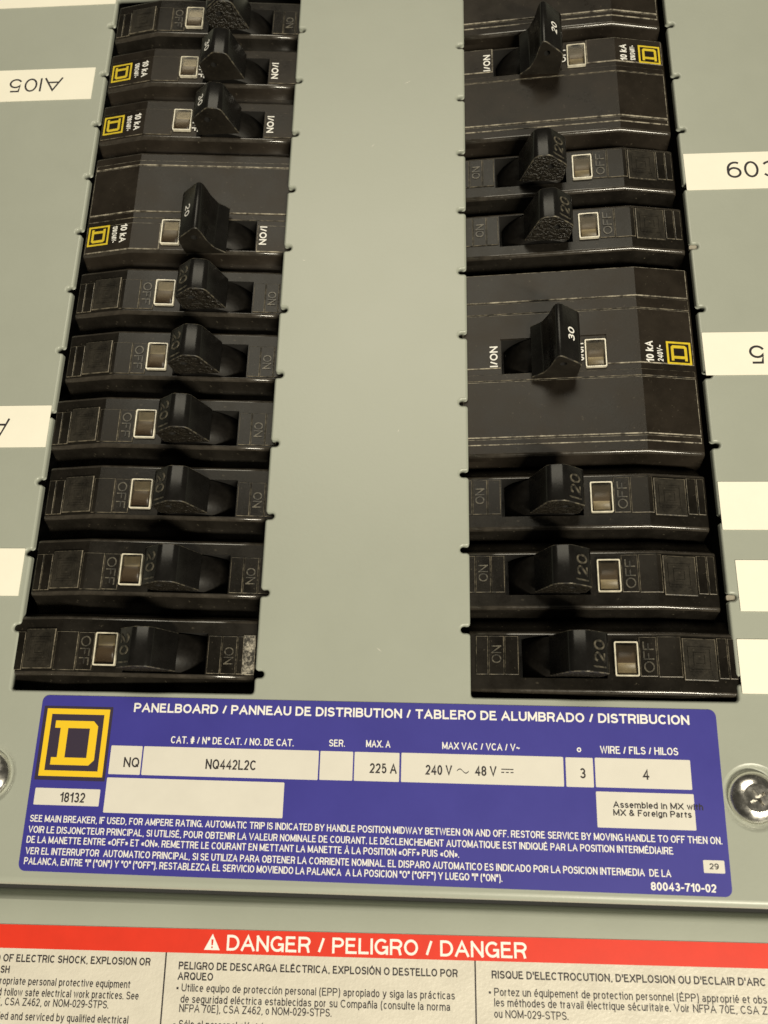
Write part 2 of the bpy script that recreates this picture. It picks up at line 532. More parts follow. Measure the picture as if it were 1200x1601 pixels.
# --------------------------------------------------------------- cover plate with two openings
LIP_L0, LIP_L1 = -59.3, -2.0
LIP_R0, LIP_R1 = 47.5, 106.0
OPEN_B = -4.4
TOP_L, TOP_R = 205.8, 224.9
LL_N = [10.17 + 18.49 * i for i in range(11)]
LR_N = [0.07 + 19.05 * i for i in range(11)]
RL_N = [10.88 + 19.04 * i for i in range(11)]
RR_N = [0.2 + 18.70 * i for i in range(12)]

def notch_side(u, tip, notches, v0, v1, up):
    """points along one side of an opening with rounded slots cut into the sheet"""
    s = 1 if tip > u else -1
    hw, r = 0.80, 0.75
    pts = []
    for n in [n for n in notches if v0 + 2.5 < n < v1 - 2.5]:
        p = []
        for i in range(5):                       # lower mouth corner
            a = math.radians(90 * i / 4)
            p.append((u + s * (r - r * math.cos(a)), n - hw - r + r * math.sin(a)))
        for i in range(9):                       # round tip
            a = math.radians(-90 + 180 * i / 8)
            p.append((tip - s * hw + s * hw * math.cos(a), n + hw * math.sin(a)))
        for i in range(5):
            a = math.radians(90 - 90 * i / 4)
            p.append((u + s * (r - r * math.cos(a)), n + hw + r - r * math.sin(a)))
        pts += p
    return pts if up else pts[::-1]

def corner(cx, cy, r, a0, n=3):
    return [(cx + r * math.cos(math.radians(a0 + 90 * i / n)), cy + r * math.sin(math.radians(a0 + 90 * i / n))) for i in range(n + 1)]

def opening(u0, u1, v0, v1, tip0, n0, tip1, n1):
    r = 0.7
    return (corner(u1 - r, v0 + r, r, -90) + notch_side(u1, tip1, n1, v0, v1, True)
            + corner(u1 - r, v1 - r, r, 0) + corner(u0 + r, v1 - r, r, 90)
            + notch_side(u0, tip0, n0, v0, v1, False) + corner(u0 + r, v0 + r, r, 180))   # counter-clockwise

def offset_out(loop, d):
    out = []
    n = len(loop)
    for i in range(n):
        a, b, c = loop[i - 1], loop[i], loop[(i + 1) % n]
        e1 = Vector((b[0] - a[0], b[1] - a[1])); e2 = Vector((c[0] - b[0], c[1] - b[1]))
        if e1.length < 1e-6: e1 = e2
        if e2.length < 1e-6: e2 = e1
        e1.normalize(); e2.normalize()
        n1 = Vector((e1.y, -e1.x)); n2 = Vector((e2.y, -e2.x))
        m = (n1 + n2)
        m /= max(0.6, m.length_squared / 2) * 1.0
        if m.length > 1.4: m *= 1.4 / m.length
        out.append((b[0] + m.x * d, b[1] + m.y * d))
    return out

def dedupe(loop):
    out = []
    for p in loop:
        if not out or (abs(p[0] - out[-1][0]) + abs(p[1] - out[-1][1])) > 1e-4:
            out.append(p)
    if abs(out[0][0] - out[-1][0]) + abs(out[0][1] - out[-1][1]) < 1e-4:
        out.pop()
    return out

SCREWS = [(-61.9, -23.2), (107.2, -24.2)]
PL_U0, PL_U1, PL_V1 = -150.0, 195.0, 300.0
BEND_V = -45.9
cover = thing('panel_cover', 'grey painted steel cover plate with two long notched breaker openings', 'cover plate', 22.7, -46, -8)
CO = (22.7, -46, -8)
def cf(x, y, z):
    return (x - CO[0], y - CO[1], z - CO[2])

bm = bmesh.new()
RIM = 0.62
FIL = 1.7
loops = [dedupe(opening(LIP_L0, LIP_L1, OPEN_B, TOP_L, -61.0, LL_N, 0.1, LR_N)),
         dedupe(opening(LIP_R0, LIP_R1, OPEN_B, TOP_R, 45.3, RL_N, 108.05, RR_N))]
flat_loops = [offset_out(l, RIM) for l in loops]
DISH = 7.0
dish_loops = [circle(u, v, DISH, 32) for u, v in SCREWS]
outer = [(PL_U0, BEND_V + FIL), (PL_U1, BEND_V + FIL), (PL_U1, PL_V1), (PL_U0, PL_V1)]
vo, fo = fill(outer, flat_loops + dish_loops)
vv = [bm.verts.new(cf(p.x, p.y, 0)) for p in vo]
for t in fo:
    bm.faces.new([vv[i] for i in t]).smooth = False
STEPS = 6
for loop in loops:
    prev = None
    rings = []
    for k in range(STEPS + 1):
        a = math.pi / 2 * k / STEPS
        ring = offset_out(loop, RIM * (1 - math.sin(a)))
        rings.append([bm.verts.new(cf(p[0], p[1], -RIM * (1 - math.cos(a)))) for p in ring])
    rings.append([bm.verts.new(cf(p[0], p[1], -1.6)) for p in loop])
    rings.append([bm.verts.new(cf(p[0], p[1], -1.6)) for p in offset_out(loop, 2.0)])
    n = len(loop)
    for r0, r1 in zip(rings[:-1], rings[1:]):
        for i in range(n):
            fc = bm.faces.new((r0[i], r0[(i + 1) % n], r1[(i + 1) % n], r1[i]))
            fc.smooth = True
for (u, v), dl in zip(SCREWS, dish_loops):           # shallow pressed dish round each screw
    rings = []
    for rr, ww in ((DISH, 0.0), (6.6, -0.12), (6.2, -0.5), (5.9, -0.75), (5.5, -0.85), (0.5, -0.85)):
        rings.append([bm.verts.new(cf(p[0], p[1], ww)) for p in circle(u, v, rr, 32)])
    for r0, r1 in zip(rings[:-1], rings[1:]):
        for i in range(32):
            bm.faces.new((r0[i], r0[(i + 1) % 32], r1[(i + 1) % 32], r1[i])).smooth = True
    bm.faces.new(rings[-1])
prevr = None
for k in range(10):                                  # rounded lower edge, folded back
    if k < 9:
        a = math.pi / 2 * k / 8
        vpos, wpos = BEND_V + FIL - FIL * math.sin(a), -FIL * (1 - math.cos(a))
    else:
        vpos, wpos = BEND_V, -14.0
    row = [bm.verts.new(cf(PL_U0, vpos, wpos)), bm.verts.new(cf(PL_U1, vpos, wpos))]
    if prevr:
        bm.faces.new((prevr[0], prevr[1], row[1], row[0])).smooth = True
    prevr = row
bmesh.ops.recalc_face_normals(bm, faces=bm.faces)
me = bpy.data.meshes.new('steel_sheet')
for v in bm.verts:
    v.co *= MM
bm.to_mesh(me)
bm.free()
plate = link_mesh('steel_sheet', me, 'paint', cover)

for u, v in SCREWS:                                  # truss-head screws
    bm = bmesh.new()
    prof = [(5.35, 0.0), (5.4, 0.35), (5.25, 0.8), (4.8, 1.4), (4.2, 1.9), (3.5, 2.3), (2.9, 2.5)]
    rings = []
    for r, h in prof:
        rings.append([bm.verts.new(cf(u + r * math.cos(2 * math.pi * i / 40), v + r * math.sin(2 * math.pi * i / 40), h - 0.84)) for i in range(40)])
    for r0, r1 in zip(rings[:-1], rings[1:]):
        for i in range(40):
            bm.faces.new((r0[i], r0[(i + 1) % 40], r1[(i + 1) % 40], r1[i])).smooth = True
    a, b = 0.34, 1.8
    cross = [(-b, -a), (-a, -a), (-a, -b), (a, -b), (a, -a), (b, -a), (b, a), (a, a), (a, b), (-a, b), (-a, a), (-b, a)]
    ang = 0.6 if u > 0 else 0.25
    cross = [(u + x * math.cos(ang) - y * math.sin(ang), v + x * math.sin(ang) + y * math.cos(ang)) for x, y in cross]
    b2 = bmesh.new()
    prism(b2, circle(u, v, 2.9, 40), [cross], 0.2, 1.66, cf, bottom=False)
    tmp = bpy.data.meshes.new('tmp'); b2.to_mesh(tmp); b2.free()
    bm.from_mesh(tmp)
    bpy.data.meshes.remove(tmp)
    cfc = [bm.verts.new(cf(p[0], p[1], 0.3)) for p in circle(u, v, 2.6, 20)]
    bm.faces.new(cfc)
    for f_ in bm.faces:
        f_.smooth = f_.smooth
    me = bpy.data.meshes.new('screw')
    for q in bm.verts:
        q.co *= MM
    bmesh.ops.recalc_face_normals(bm, faces=bm.faces)
    bm.to_mesh(me); bm.free()
    link_mesh('screw', me, 'steel', cover)

for v in (18.9, 112.4):                              # grey tabs showing in two of the slots
    bm = bmesh.new()
    prism(bm, rrect(105.9, v - 0.62, 107.9, v + 0.62, 0.4, 4), [], -1.5, -0.7, cf)
    finish('slot_tab', bm, 'bit', cover)

for u, v, ln, an in ((30.2, 169.0, 2.2, 0.5), (21.2, 147.0, 1.3, 0.9), (3.3, 110.5, 1.1, -0.3), (26.0, 6.5, 1.6, -0.7), (52.5, -49.0, 1.2, -0.7), (-71.0, 40.0, 1.4, 0.4), (30.0, 60.0, 0.9, 1.2)):
    bm = bmesh.new()                                 # small scratches in the paint
    c_, s_ = math.cos(an), math.sin(an)
    sh = [(0, -0.03), (ln * 0.5, -0.07), (ln, 0.0), (ln * 0.45, 0.06)]
    if v > -45:
        prism(bm, [(u + x * c_ - y * s_, v + x * s_ + y * c_) for x, y in sh], [], -0.05, 0.012, cf)
        finish('scratch', bm, 'cream', cover)
    else:
        bm.free()

# lower trim that carries the warning sticker
bm = bmesh.new()
rows = [(-150, -9.6), (-150, -8.0)]
rows += [(-49.9 + 1.5 * math.sin(math.radians(a)), -9.5 + 1.5 * math.cos(math.radians(a))) for a in range(0, 91, 15)]
rows += [(-48.4, -14.0), (-49.9, -14.0)]
va = [bm.verts.new((PL_U0, v, w)) for v, w in rows]
vb = [bm.verts.new((PL_U1, v, w)) for v, w in rows]
for i in range(len(rows)):
    j = (i + 1) % len(rows)
    bm.faces.new((va[i], vb[i], vb[j], va[j])).smooth = 2 <= i < 8
bm.faces.new(va); bm.faces.new(vb)
bmesh.ops.recalc_face_normals(bm, faces=bm.faces)
trim = finish('lower_trim', bm, 'paint', None, None)
trim.location = W(0, 0, 0)
trim.rotation_euler = (math.pi / 2, 0, 0)
trim['label'] = 'flat grey steel trim below the cover, carrying the red warning sticker'
trim['category'] = 'trim plate'

# dark box behind the openings
bm = bmesh.new()
prism(bm, rect(-66, -12, 114, 232), [], -36, -32)
prism(bm, rect(-66, -12, 114, 232), [rect(-64, -10, 112, 230)], -32, -2.2)
inter = finish('panel_interior', bm, 'dark')
inter.location = W(0, 0, 0)
inter.rotation_euler = (math.pi / 2, 0, 0)
inter['kind'] = 'structure'

# --------------------------------------------------------------- breakers
# local frame: x from the outer end towards the middle of the panel, y across, z out; y = 0 is the middle of the handle pole
KINK = 14.3
BX1 = 60.0
def prof(x):
    if x < KINK:
        return -0.9 + (1.4 + 0.9) * x / KINK
    return 1.4 + (-2.1 - 1.4) * (x - KINK) / (BX1 - KINK)
def on_face(x, y, z):
    return (x, y, prof(x) + z)

def housing(parent, n_low, n_high, slot, material):
    """moulded case; n_low / n_high = extra poles below / above the handle pole"""
    L, U = -9.38 - 19.05 * n_low, 9.38 + 19.05 * n_high
    pl, pu = L + 3.9, U - 1.5
    sec = [(L, -30), (L, -6.0), (L + 0.35, -5.4), (pl - 1.6, -3.4), (pl - 0.75, -1.9), (pl - 0.3, -0.75), (pl - 0.08, -0.3), (pl + 0.2, -0.07), (pl + 0.55, 0)]
    sec += [(-4.8, 0)] if -4.8 > pl + 0.6 else []
    sec += [(4.8, 0), (pu - 0.55, 0), (pu - 0.2, -0.07), (pu + 0.08, -0.3), (pu + 0.3, -0.75), (pu + 0.7, -2.2), (U, -4.6), (U, -30)]
    xs = [(0.0, -0.9), (0.12, -0.4), (0.45, -0.08), (1.0, 0), (KINK, 0), (29.4, 0), (48.6, 0), (BX1, 0)]
    bm = bmesh.new()
    rows = []
    for x, dz in xs:
        rows.append([bm.verts.new((x, y, (prof(x) + z + dz) if z > -20 else z)) for y, z in sec])
    yi = [i for i, s in enumerate(sec) if s[0] == -4.8 and s[1] == 0]
    for a in range(len(xs) - 1):
        for i in range(len(sec) - 1):
            in_slot = (xs[a][0] == 29.4 and sec[i][0] >= -4.9 and sec[i + 1][0] <= 4.81 and sec[i][1] == 0 and sec[i + 1][1] == 0)
            if in_slot:
                continue
            fc = bm.faces.new((rows[a][i], rows[a + 1][i], rows[a + 1][i + 1], rows[a][i + 1]))
            mid = 0.5 * (sec[i][1] + sec[i + 1][1])
            fc.smooth = -3.0 < mid < -0.01
            if -0.6 < mid < -0.01:
                fc.material_index = 2
    for r in (rows[0], rows[-1]):
        bm.faces.new(r)
    # slot walls and floor
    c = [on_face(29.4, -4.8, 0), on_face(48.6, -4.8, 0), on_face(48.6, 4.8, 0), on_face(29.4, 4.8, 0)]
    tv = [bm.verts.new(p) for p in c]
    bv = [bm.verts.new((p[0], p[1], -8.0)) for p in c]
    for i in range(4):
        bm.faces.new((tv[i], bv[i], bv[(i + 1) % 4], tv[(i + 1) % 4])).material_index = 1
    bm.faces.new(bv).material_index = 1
    bmesh.ops.remove_doubles(bm, verts=bm.verts, dist=1e-4)
    bmesh.ops.recalc_face_normals(bm, faces=bm.faces)
    me = bpy.data.meshes.new('housing')
    for v in bm.verts:
        v.co *= MM
    bm.to_mesh(me); bm.free()
    return link_mesh('housing', me, [material, 'dark', 'rim'], parent)

def slab(name, parent, x0, x1, y0, y1, h, mats, bev=0.15, hb=-0.3, skip=''):
    """raised panel that follows the bent face, with rubbed edges"""
    bm = bmesh.new()
    xs = [x0] + ([KINK] if x0 < KINK - 0.5 and x1 > KINK + 0.5 else []) + [x1]
    top, bot = [], []
    for x in xs:
        top.append([bm.verts.new((x, y0, prof(x) + h)), bm.verts.new((x, y1, prof(x) + h))])
        bot.append([bm.verts.new((x, y0, prof(x) + hb)), bm.verts.new((x, y1, prof(x) + hb))])
    n = len(xs)
    for i in range(n - 1):
        bm.faces.new((top[i][0], top[i + 1][0], top[i + 1][1], top[i][1]))
        bm.faces.new((bot[i][0], bot[i][1], bot[i + 1][1], bot[i + 1][0]))
        bm.faces.new((bot[i][0], bot[i + 1][0], top[i + 1][0], top[i][0]))
        bm.faces.new((top[i][1], top[i + 1][1], bot[i + 1][1], bot[i][1]))
    bm.faces.new((bot[0][0], top[0][0], top[0][1], bot[0][1]))
    bm.faces.new((bot[-1][0], bot[-1][1], top[-1][1], top[-1][0]))
    bmesh.ops.recalc_face_normals(bm, faces=bm.faces)
    bm.edges.ensure_lookup_table()
    tops = {v for r in top for v in r}
    ed = [e for e in bm.edges if e.verts[0] in tops and e.verts[1] in tops and e.calc_face_angle(0) > 0.6]
    if skip:
        keep = []
        for e in ed:
            m_ = (e.verts[0].co + e.verts[1].co) / 2
            side = 'a' if abs(m_.x - x0) < 1e-3 else 'b' if abs(m_.x - x1) < 1e-3 else 'c' if abs(m_.y - y0) < 1e-3 else 'd'
            if side not in skip:
                keep.append(e)
        ed = keep
    bmesh.ops.bevel(bm, geom=ed, offset=bev, segments=2, profile=0.5, affect='EDGES', material=1)
    return finish(name, bm, mats, parent)

def cw(x0, y0, h0):
    """text frame on a breaker face: line runs towards -y, letters stand towards +x"""
    return lambda a, b, h: (x0 + b, y0 - a, prof(x0 + b) + h0 + h)

def round_poly(p, r, n=4):
    out = []
    for i in range(len(p)):
        a, b, c = Vector(p[i - 1]), Vector(p[i]), Vector(p[(i + 1) % len(p)])
        d0, d1 = (a - b), (c - b)
        rr = min(r, d0.length * 0.45, d1.length * 0.45)
        q0, q1 = b + d0.normalized() * rr, b + d1.normalized() * rr
        for k in range(n + 1):
            t = k / n
            q = q0 * (1 - t) ** 2 + b * 2 * t * (1 - t) + q1 * t * t
            out.append((q.x, q.y))
    return out

def handle(parent, hw, wide, txt, printed, grain, bar):
    z = 1.0
    if wide:
        pr_ = [(30.2, 1.5), (30.0, 7.6), (30.6, 8.6), (35.0, 12.2), (35.7, 12.5), (36.5, 12.2), (37.0, 10.6), (37.6, 7.2), (38.8, 4.0), (41.6, 1.4)]
        f0, f1 = (30.6, 8.6), (35.0, 12.2)
        hc = (34.6, 8.6)
    else:
        pr_ = [(30.5, 0.6), (30.1, 6.3), (30.6, 7.1), (34.7, 10.3), (35.6, 10.6), (38.4, 10.1), (39.2, 9.4), (42.3, 0.6)]
        f0, f1 = (30.6, 7.1), (34.7, 10.3)
        hc = (34.4, 6.3)
    pr_ = round_poly(pr_, 0.55)
    hole = circle(hc[0], hc[1], 0.85, 14)
    bm = bmesh.new()
    g = lambda x, y, zz: (x, zz, y)
    prism(bm, pr_, [hole], -hw, hw, g, mi=0, mi_cap=1)
    for f_ in bm.faces:
        c_ = f_.calc_center_median()
        if f_.material_index == 0 and math.hypot(c_.x - hc[0], c_.z - hc[1]) < 0.95:
            f_.material_index = 4
    ed = []
    for e in bm.edges:
        if len(e.link_faces) == 2 and e.calc_face_angle(0) > 1.2:
            m_ = (e.verts[0].co + e.verts[1].co) / 2
            if (Vector((m_.x - hc[0], m_.z - hc[1]))).length > 1.0:
                ed.append(e)
    bmesh.ops.bevel(bm, geom=ed, offset=0.22, segments=2, profile=0.5, affect='EDGES', material=2)
    for f_ in bm.faces:
        f_.smooth = f_.material_index in (0, 2) and len(f_.verts) == 4
    for ys in (-hw + 1.3, hw - 1.3):                  # bottom of the blind pin holes
        bm.faces.new([bm.verts.new((x, ys, zz)) for x, zz in circle(hc[0], hc[1], 0.9, 14)]).material_index = 4
    # rocker drum inside the slot
    n = 18
    dr = []
    for i in range(n + 1):
        a = math.radians(12 + 110 * i / n)
        dr.append((36.6 + 11.0 * math.cos(a), -10.2 + 11.0 * math.sin(a)))
    ra = [bm.verts.new((x, -4.45, zz)) for x, zz in dr]
    rb = [bm.verts.new((x, 4.45, zz)) for x, zz in dr]
    for i in range(n):
        fc = bm.faces.new((ra[i], ra[i + 1], rb[i + 1], rb[i]))
        fc.smooth = True
        fc.material_index = 3
    bm.faces.new(ra); bm.faces.new(list(reversed(rb)))
    bmesh.ops.recalc_face_normals(bm, faces=bm.faces)
    me = bpy.data.meshes.new('handle')
    for v in bm.verts:
        v.co *= MM
    bm.to_mesh(me); bm.free()
    h = link_mesh('handle', me, ['handle', 'grain' if grain else 'black_matt', 'worn_soft', 'drum', 'dark'], parent)
    L_ = math.hypot(f1[0] - f0[0], f1[1] - f0[1])
    ux, uz = (f1[0] - f0[0]) / L_, (f1[1] - f0[1]) / L_
    def ff(x0, y0):
        return lambda a, b, hh: (f0[0] + ux * (x0 + b) - uz * (0.03 + hh), y0 - a, f0[1] + uz * (x0 + b) + ux * (0.03 + hh))
    if printed:
        text('lettering', txt, 3.6, 2.2, ff(1.6, 1.8), 'white_ink', h, 0.015)
    else:
        y0 = 3.0 if bar < 0 else 2.2
        text('lettering', txt, 4.8, 3.3, ff(0.95, y0), 'emboss', h, 0.0, thick=0.16)
        bmx = bmesh.new()
        fb = ff(0.7, 0)
        prism(bmx, rect(0, 0, 4.0, 0.35), [], 0, 0.16, lambda x, y, zz: fb(y + (3.2 if bar < 0 else -3.4), x, zz))
        finish('raised_bar', bmx, 'emboss', h)
    return h
M['worn_soft'] = worn_mat('soft_worn_edge', (0.02, 0.018, 0.016), (0.16, 0.14, 0.10), 700, 0.46, 0.7)

def window(parent, y0, y1, x0=22.6, x1=27.8):
    bm = bmesh.new()
    prism(bm, rrect(x0, y0, x1, y1, 0.35, 3), [rrect(x0 + 0.3, y0 + 0.32, x1 - 0.3, y1 - 0.3, 0.2, 3)], -0.1, 0.75, on_face)
    w = finish('indicator_window', bm, 'win_edge', parent)
    bm = bmesh.new()
    prism(bm, rect(x0 + 0.3, y0 + 0.32, x1 - 0.3, y1 - 0.3), [], 0.01, 0.05, on_face)
    finish('pocket', bm, 'pocket', w)
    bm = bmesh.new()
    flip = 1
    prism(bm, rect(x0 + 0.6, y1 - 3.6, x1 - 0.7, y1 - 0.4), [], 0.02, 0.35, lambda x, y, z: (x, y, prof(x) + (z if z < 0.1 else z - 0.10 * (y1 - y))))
    finish('bit', bm, 'bit', w)  # pale piece added for the bright reflection, its light put into the colour
    bm = bmesh.new()                      # clear lens, slightly domed across
    n = 6
    g0, g1 = y0 + 0.33, y1 - 0.31
    va, vb = [], []
    for i in range(n + 1):
        t = i / n
        x = x0 + 0.31 + (x1 - x0 - 0.62) * t
        d = 0.18 * (1 - (2 * t - 1) ** 2)
        va.append((bm.verts.new((x, g0, prof(x) + 0.60 + d)), bm.verts.new((x, g1, prof(x) + 0.60 + d))))
        vb.append((bm.verts.new((x, g0, prof(x) + 0.45)), bm.verts.new((x, g1, prof(x) + 0.45))))
    for i in range(n):
        bm.faces.new((va[i][0], va[i + 1][0], va[i + 1][1], va[i][1])).smooth = True
        bm.faces.new((vb[i][0], vb[i][1], vb[i + 1][1], vb[i + 1][0]))
        bm.faces.new((vb[i][0], vb[i + 1][0], va[i + 1][0], va[i][0]))
        bm.faces.new((va[i][1], va[i + 1][1], vb[i + 1][1], vb[i][1]))
    bm.faces.new((vb[0][0], va[0][0], va[0][1], vb[0][1]))
    bm.faces.new((vb[-1][0], vb[-1][1], va[-1][1], va[-1][0]))
    bmesh.ops.recalc_face_normals(bm, faces=bm.faces)
    me = bpy.data.meshes.new('lens')
    for v in bm.verts:
        v.co *= MM
    bm.to_mesh(me); bm.free()
    link_mesh('lens', me, 'glass', w)
    return w

BLK = ['black', 'worn']
BRN = ['brown_black', 'worn_hard']

def moulded_single(t, bar):
    """one-pole breaker with embossed markings"""
    housing(t, 0, 0, True, 'black')
    slab('end_strip', t, 0.7, 2.5, -4.6, 4.4, 0.30, BLK)
    slab('end_strip', t, 2.65, 5.0, -4.6, 4.4, 0.30, BLK)
    pad = slab('emblem_pad', t, 5.3, 13.0, -4.3, 5.0, 0.55, ['pad', 'worn'], 0.2)
    for k, (a, b) in enumerate(((2.7, 2.3), (1.45, 1.05))):
        bm = bmesh.new()
        cx, cy = 9.2, 0.3
        prism(bm, rect(cx - a, cy - a, cx + a, cy + a), [rect(cx - b, cy - b, cx + b, cy + b)], 0.4, 0.70, on_face)
        finish('raised_square', bm, 'pad', pad)
    slab('face_panel', t, 13.2, 18.4, -4.6, 4.4, 0.30, BLK)
    pl = slab('marking_plate', t, 18.55, 22.3, -4.5, 4.3, 0.30, BLK)
    text('lettering', 'OFF', 6.8, 2.3, cw(19.25, 3.4, 0.31), 'emboss', pl, 0.0, thick=0.16)
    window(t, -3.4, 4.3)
    slab('face_panel', t, 48.9, 52.0, -4.6, 4.2, 0.30, BLK)
    pl = slab('marking_plate', t, 52.15, 55.6, -4.6, 4.2, 0.30, BLK)
    text('lettering', 'ON', 4.0, 2.2, cw(52.8, 1.6, 0.31), 'emboss', pl, 0.0, thick=0.16)
    slab('end_strip', t, 55.75, 58.5, -4.6, 4.2, 0.30, BLK)
    handle(t, 4.5, False, '20', False, True, bar)

def printed_marks(t, volts, y=0.0, off='OFF'):
    text('lettering', '10 kA', 5.9, 1.95, cw(11.0, y + 3.1, 0.36), 'white_ink', t, 0.02)
    text('lettering', volts, 4.6 if len(volts) < 7 else 5.4, 1.45, cw(8.6, y + 2.7, 0.36), 'white_ink', t, 0.01)
    text('lettering', 'I/ON', 5.9, 2.0, cw(49.55, y + 2.9, 0.36), 'white_ink', t, 0.02)
    text('lettering', off, 5.6, 1.9, cw(28.05, y + 2.2, 0.36), 'white_ink', t, 0.02)
    f = lambda a, b, h: (1.3 + b, y + 3.3 - a, prof(1.3 + b) + 0.34 + h)
    logo(t, f, 6.3, 'yellow_print', 0.05)

def printed_single(t):
    housing(t, 0, 0, True, 'brown_black')
    slab('face_panel', t, 0.7, 22.3, -4.6, 4.4, 0.32, ['brown_black', 'worn'])
    slab('face_panel', t, 48.9, 58.5, -4.6, 4.2, 0.32, ['brown_black', 'worn'])
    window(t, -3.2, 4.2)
    printed_marks(t, '120/240V~')
    handle(t, 4.6, False, '30', True, False, 1)

def multi(t, n_low, n_high, amps, volts, off='OFF'):
    housing(t, n_low, n_high, True, 'brown_black')
    for p in range(-n_low, n_high + 1):
        y0 = 7.0 - 19.05 + 19.05 * p if p > -n_low else -5.2 - 19.05 * n_low
        y1 = 3.3 + 19.05 * p
        if p == 0:
            wide = y0 < -5.3
            slab('face_panel', t, 0.7, 22.34, y0, y1, 0.32, BRN, 0.24, skip='b' if wide else '')
            slab('face_panel', t, 48.86, 58.5, y0, y1, 0.32, BRN, 0.24, skip='a' if wide else '')
            if wide:
                slab('face_panel', t, 22.345, 48.855, y0, -5.0, 0.32, BRN, 0.24, skip='abd')
        else:
            slab('face_panel', t, 0.7, 58.5, y0, y1, 0.32, BRN, 0.24)
    yt = 19.05 * n_high
    for p in range(-n_low, n_high):
        slab('seam_strip', t, 0.7, 58.5, 19.05 * p + 4.9 if p == 0 else 19.05 * p + 3.6, 19.05 * p + 6.75, 0.18, ['brown_black', 'worn'], 0.16)
    slab('border_strip', t, 0.7, 58.5, yt + (4.9 if n_high == 0 else 3.6), yt + 5.2, 0.2, BRN, 0.2)
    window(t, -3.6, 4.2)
    printed_marks(t, volts, 0.0, off)
    handle(t, 7.2, True, amps, True, False, 1)

X_L, X_R = -58.7, 104.6
def pole_v(k):
    return 4.85 + 19.05 * k

def breaker(side, k, label, dx=0.0, dy=0.0, group=None):
    u = (X_L if side == 'L' else X_R) + dx
    return thing('circuit_breaker', label, 'circuit breaker', u, pole_v(k) + dy, random.uniform(-0.25, 0.25), (0.0 if side == 'L' else math.pi) + random.uniform(-0.004, 0.004), group)

def copy_tree(o, parent):
    c = o.copy()
    COL.objects.link(c)
    c.parent = parent
    for ch in [x for x in o.children]:
        copy_tree(ch, c)
    return c

G = 'circuit breakers in the panel'
ORD = ['lowest', 'second', 'third', 'fourth', 'fifth', 'sixth']
protoL = protoR = None
for k, (dx, dy) in enumerate([(-3.9, 0.0), (0.0, 0.0), (0.3, 0.1), (-0.8, -0.1), (0.2, 0.0), (0.3, 0.1)]):
    lab = ('black moulded single-pole breaker with scuffed inner end, just above the yellow D emblem' if k == 0 else
           f'black moulded single-pole breaker, {ORD[k]} up from the blue nameplate in the AI05 sticker column')
    t = breaker('L', k, lab, dx, dy, G)
    if protoL is None:
        moulded_single(t, -1); protoL = t
    else:
        for ch in list(protoL.children): copy_tree(ch, t)
slab('scuffed_end', protoL, 57.0, 60.0, -4.7, 4.6, 0.36, ['scuff', 'worn_hard'], 0.2)
t = breaker('L', 6, 'two-pole black breaker with white 20 handle and yellow emblem, below the two 30 breakers', 0.0, 0.0, G)
multi(t, 0, 1, '20', '120/240V~')
t8 = breaker('L', 8, 'single-pole breaker with printed 30 handle, just above the two-pole 20 breaker', -0.4, 0.0, G)
printed_single(t8)
t = breaker('L', 9, 'single-pole breaker with printed 30 handle, directly below the uppermost unprinted breaker by AI05', -0.2, 0.0, G)
for ch in list(t8.children): copy_tree(ch, t)
t = breaker('L', 10, 'unprinted black single-pole breaker above the two breakers with printed 30 handles', -0.2, 0.0, G)
for ch in list(protoL.children): copy_tree(ch, t)

for k, (dx, dy) in {0: (2.7, 0.0), 1: (0.0, 0.0), 2: (-0.5, 0.1), 6: (0.5, 0.0), 7: (-0.3, -0.1)}.items():
    lab = {0: 'black moulded single-pole breaker directly above the DISTRIBUCION end of the blue nameplate',
           1: 'black moulded single-pole breaker, second up from the nameplate in the C09 sticker column',
           2: 'black moulded single-pole breaker directly below the wide three-pole 30 breaker',
           6: 'black moulded single-pole breaker directly above the wide three-pole 30 breaker',
           7: 'black moulded single-pole breaker beside the C09 sticker, below the printed 20 breaker'}[k]
    t = breaker('R', k, lab, dx, dy, G)
    if protoR is None:
        moulded_single(t, 1); protoR = t
    else:
        for ch in list(protoR.children): copy_tree(ch, t)
t = breaker('R', 4, 'wide three-pole brown-black breaker with white 30 handle and 240V mark', 0.2, 0.0, G)
multi(t, 1, 1, '30', '240V~', 'O/OFF')
t9 = breaker('R', 9, 'two-pole breaker with white 20 handle and yellow emblem, above the breaker by the C09 sticker', 0.0, 0.0, G)
multi(t9, 0, 1, '20', '120/240V~', 'OFF')
t = breaker('R', 11, 'two-pole breaker above the white 20 handle in the C09 column, only its blank pole showing', 0.0, 0.0, G)
for ch in list(t9.children): copy_tree(ch, t)

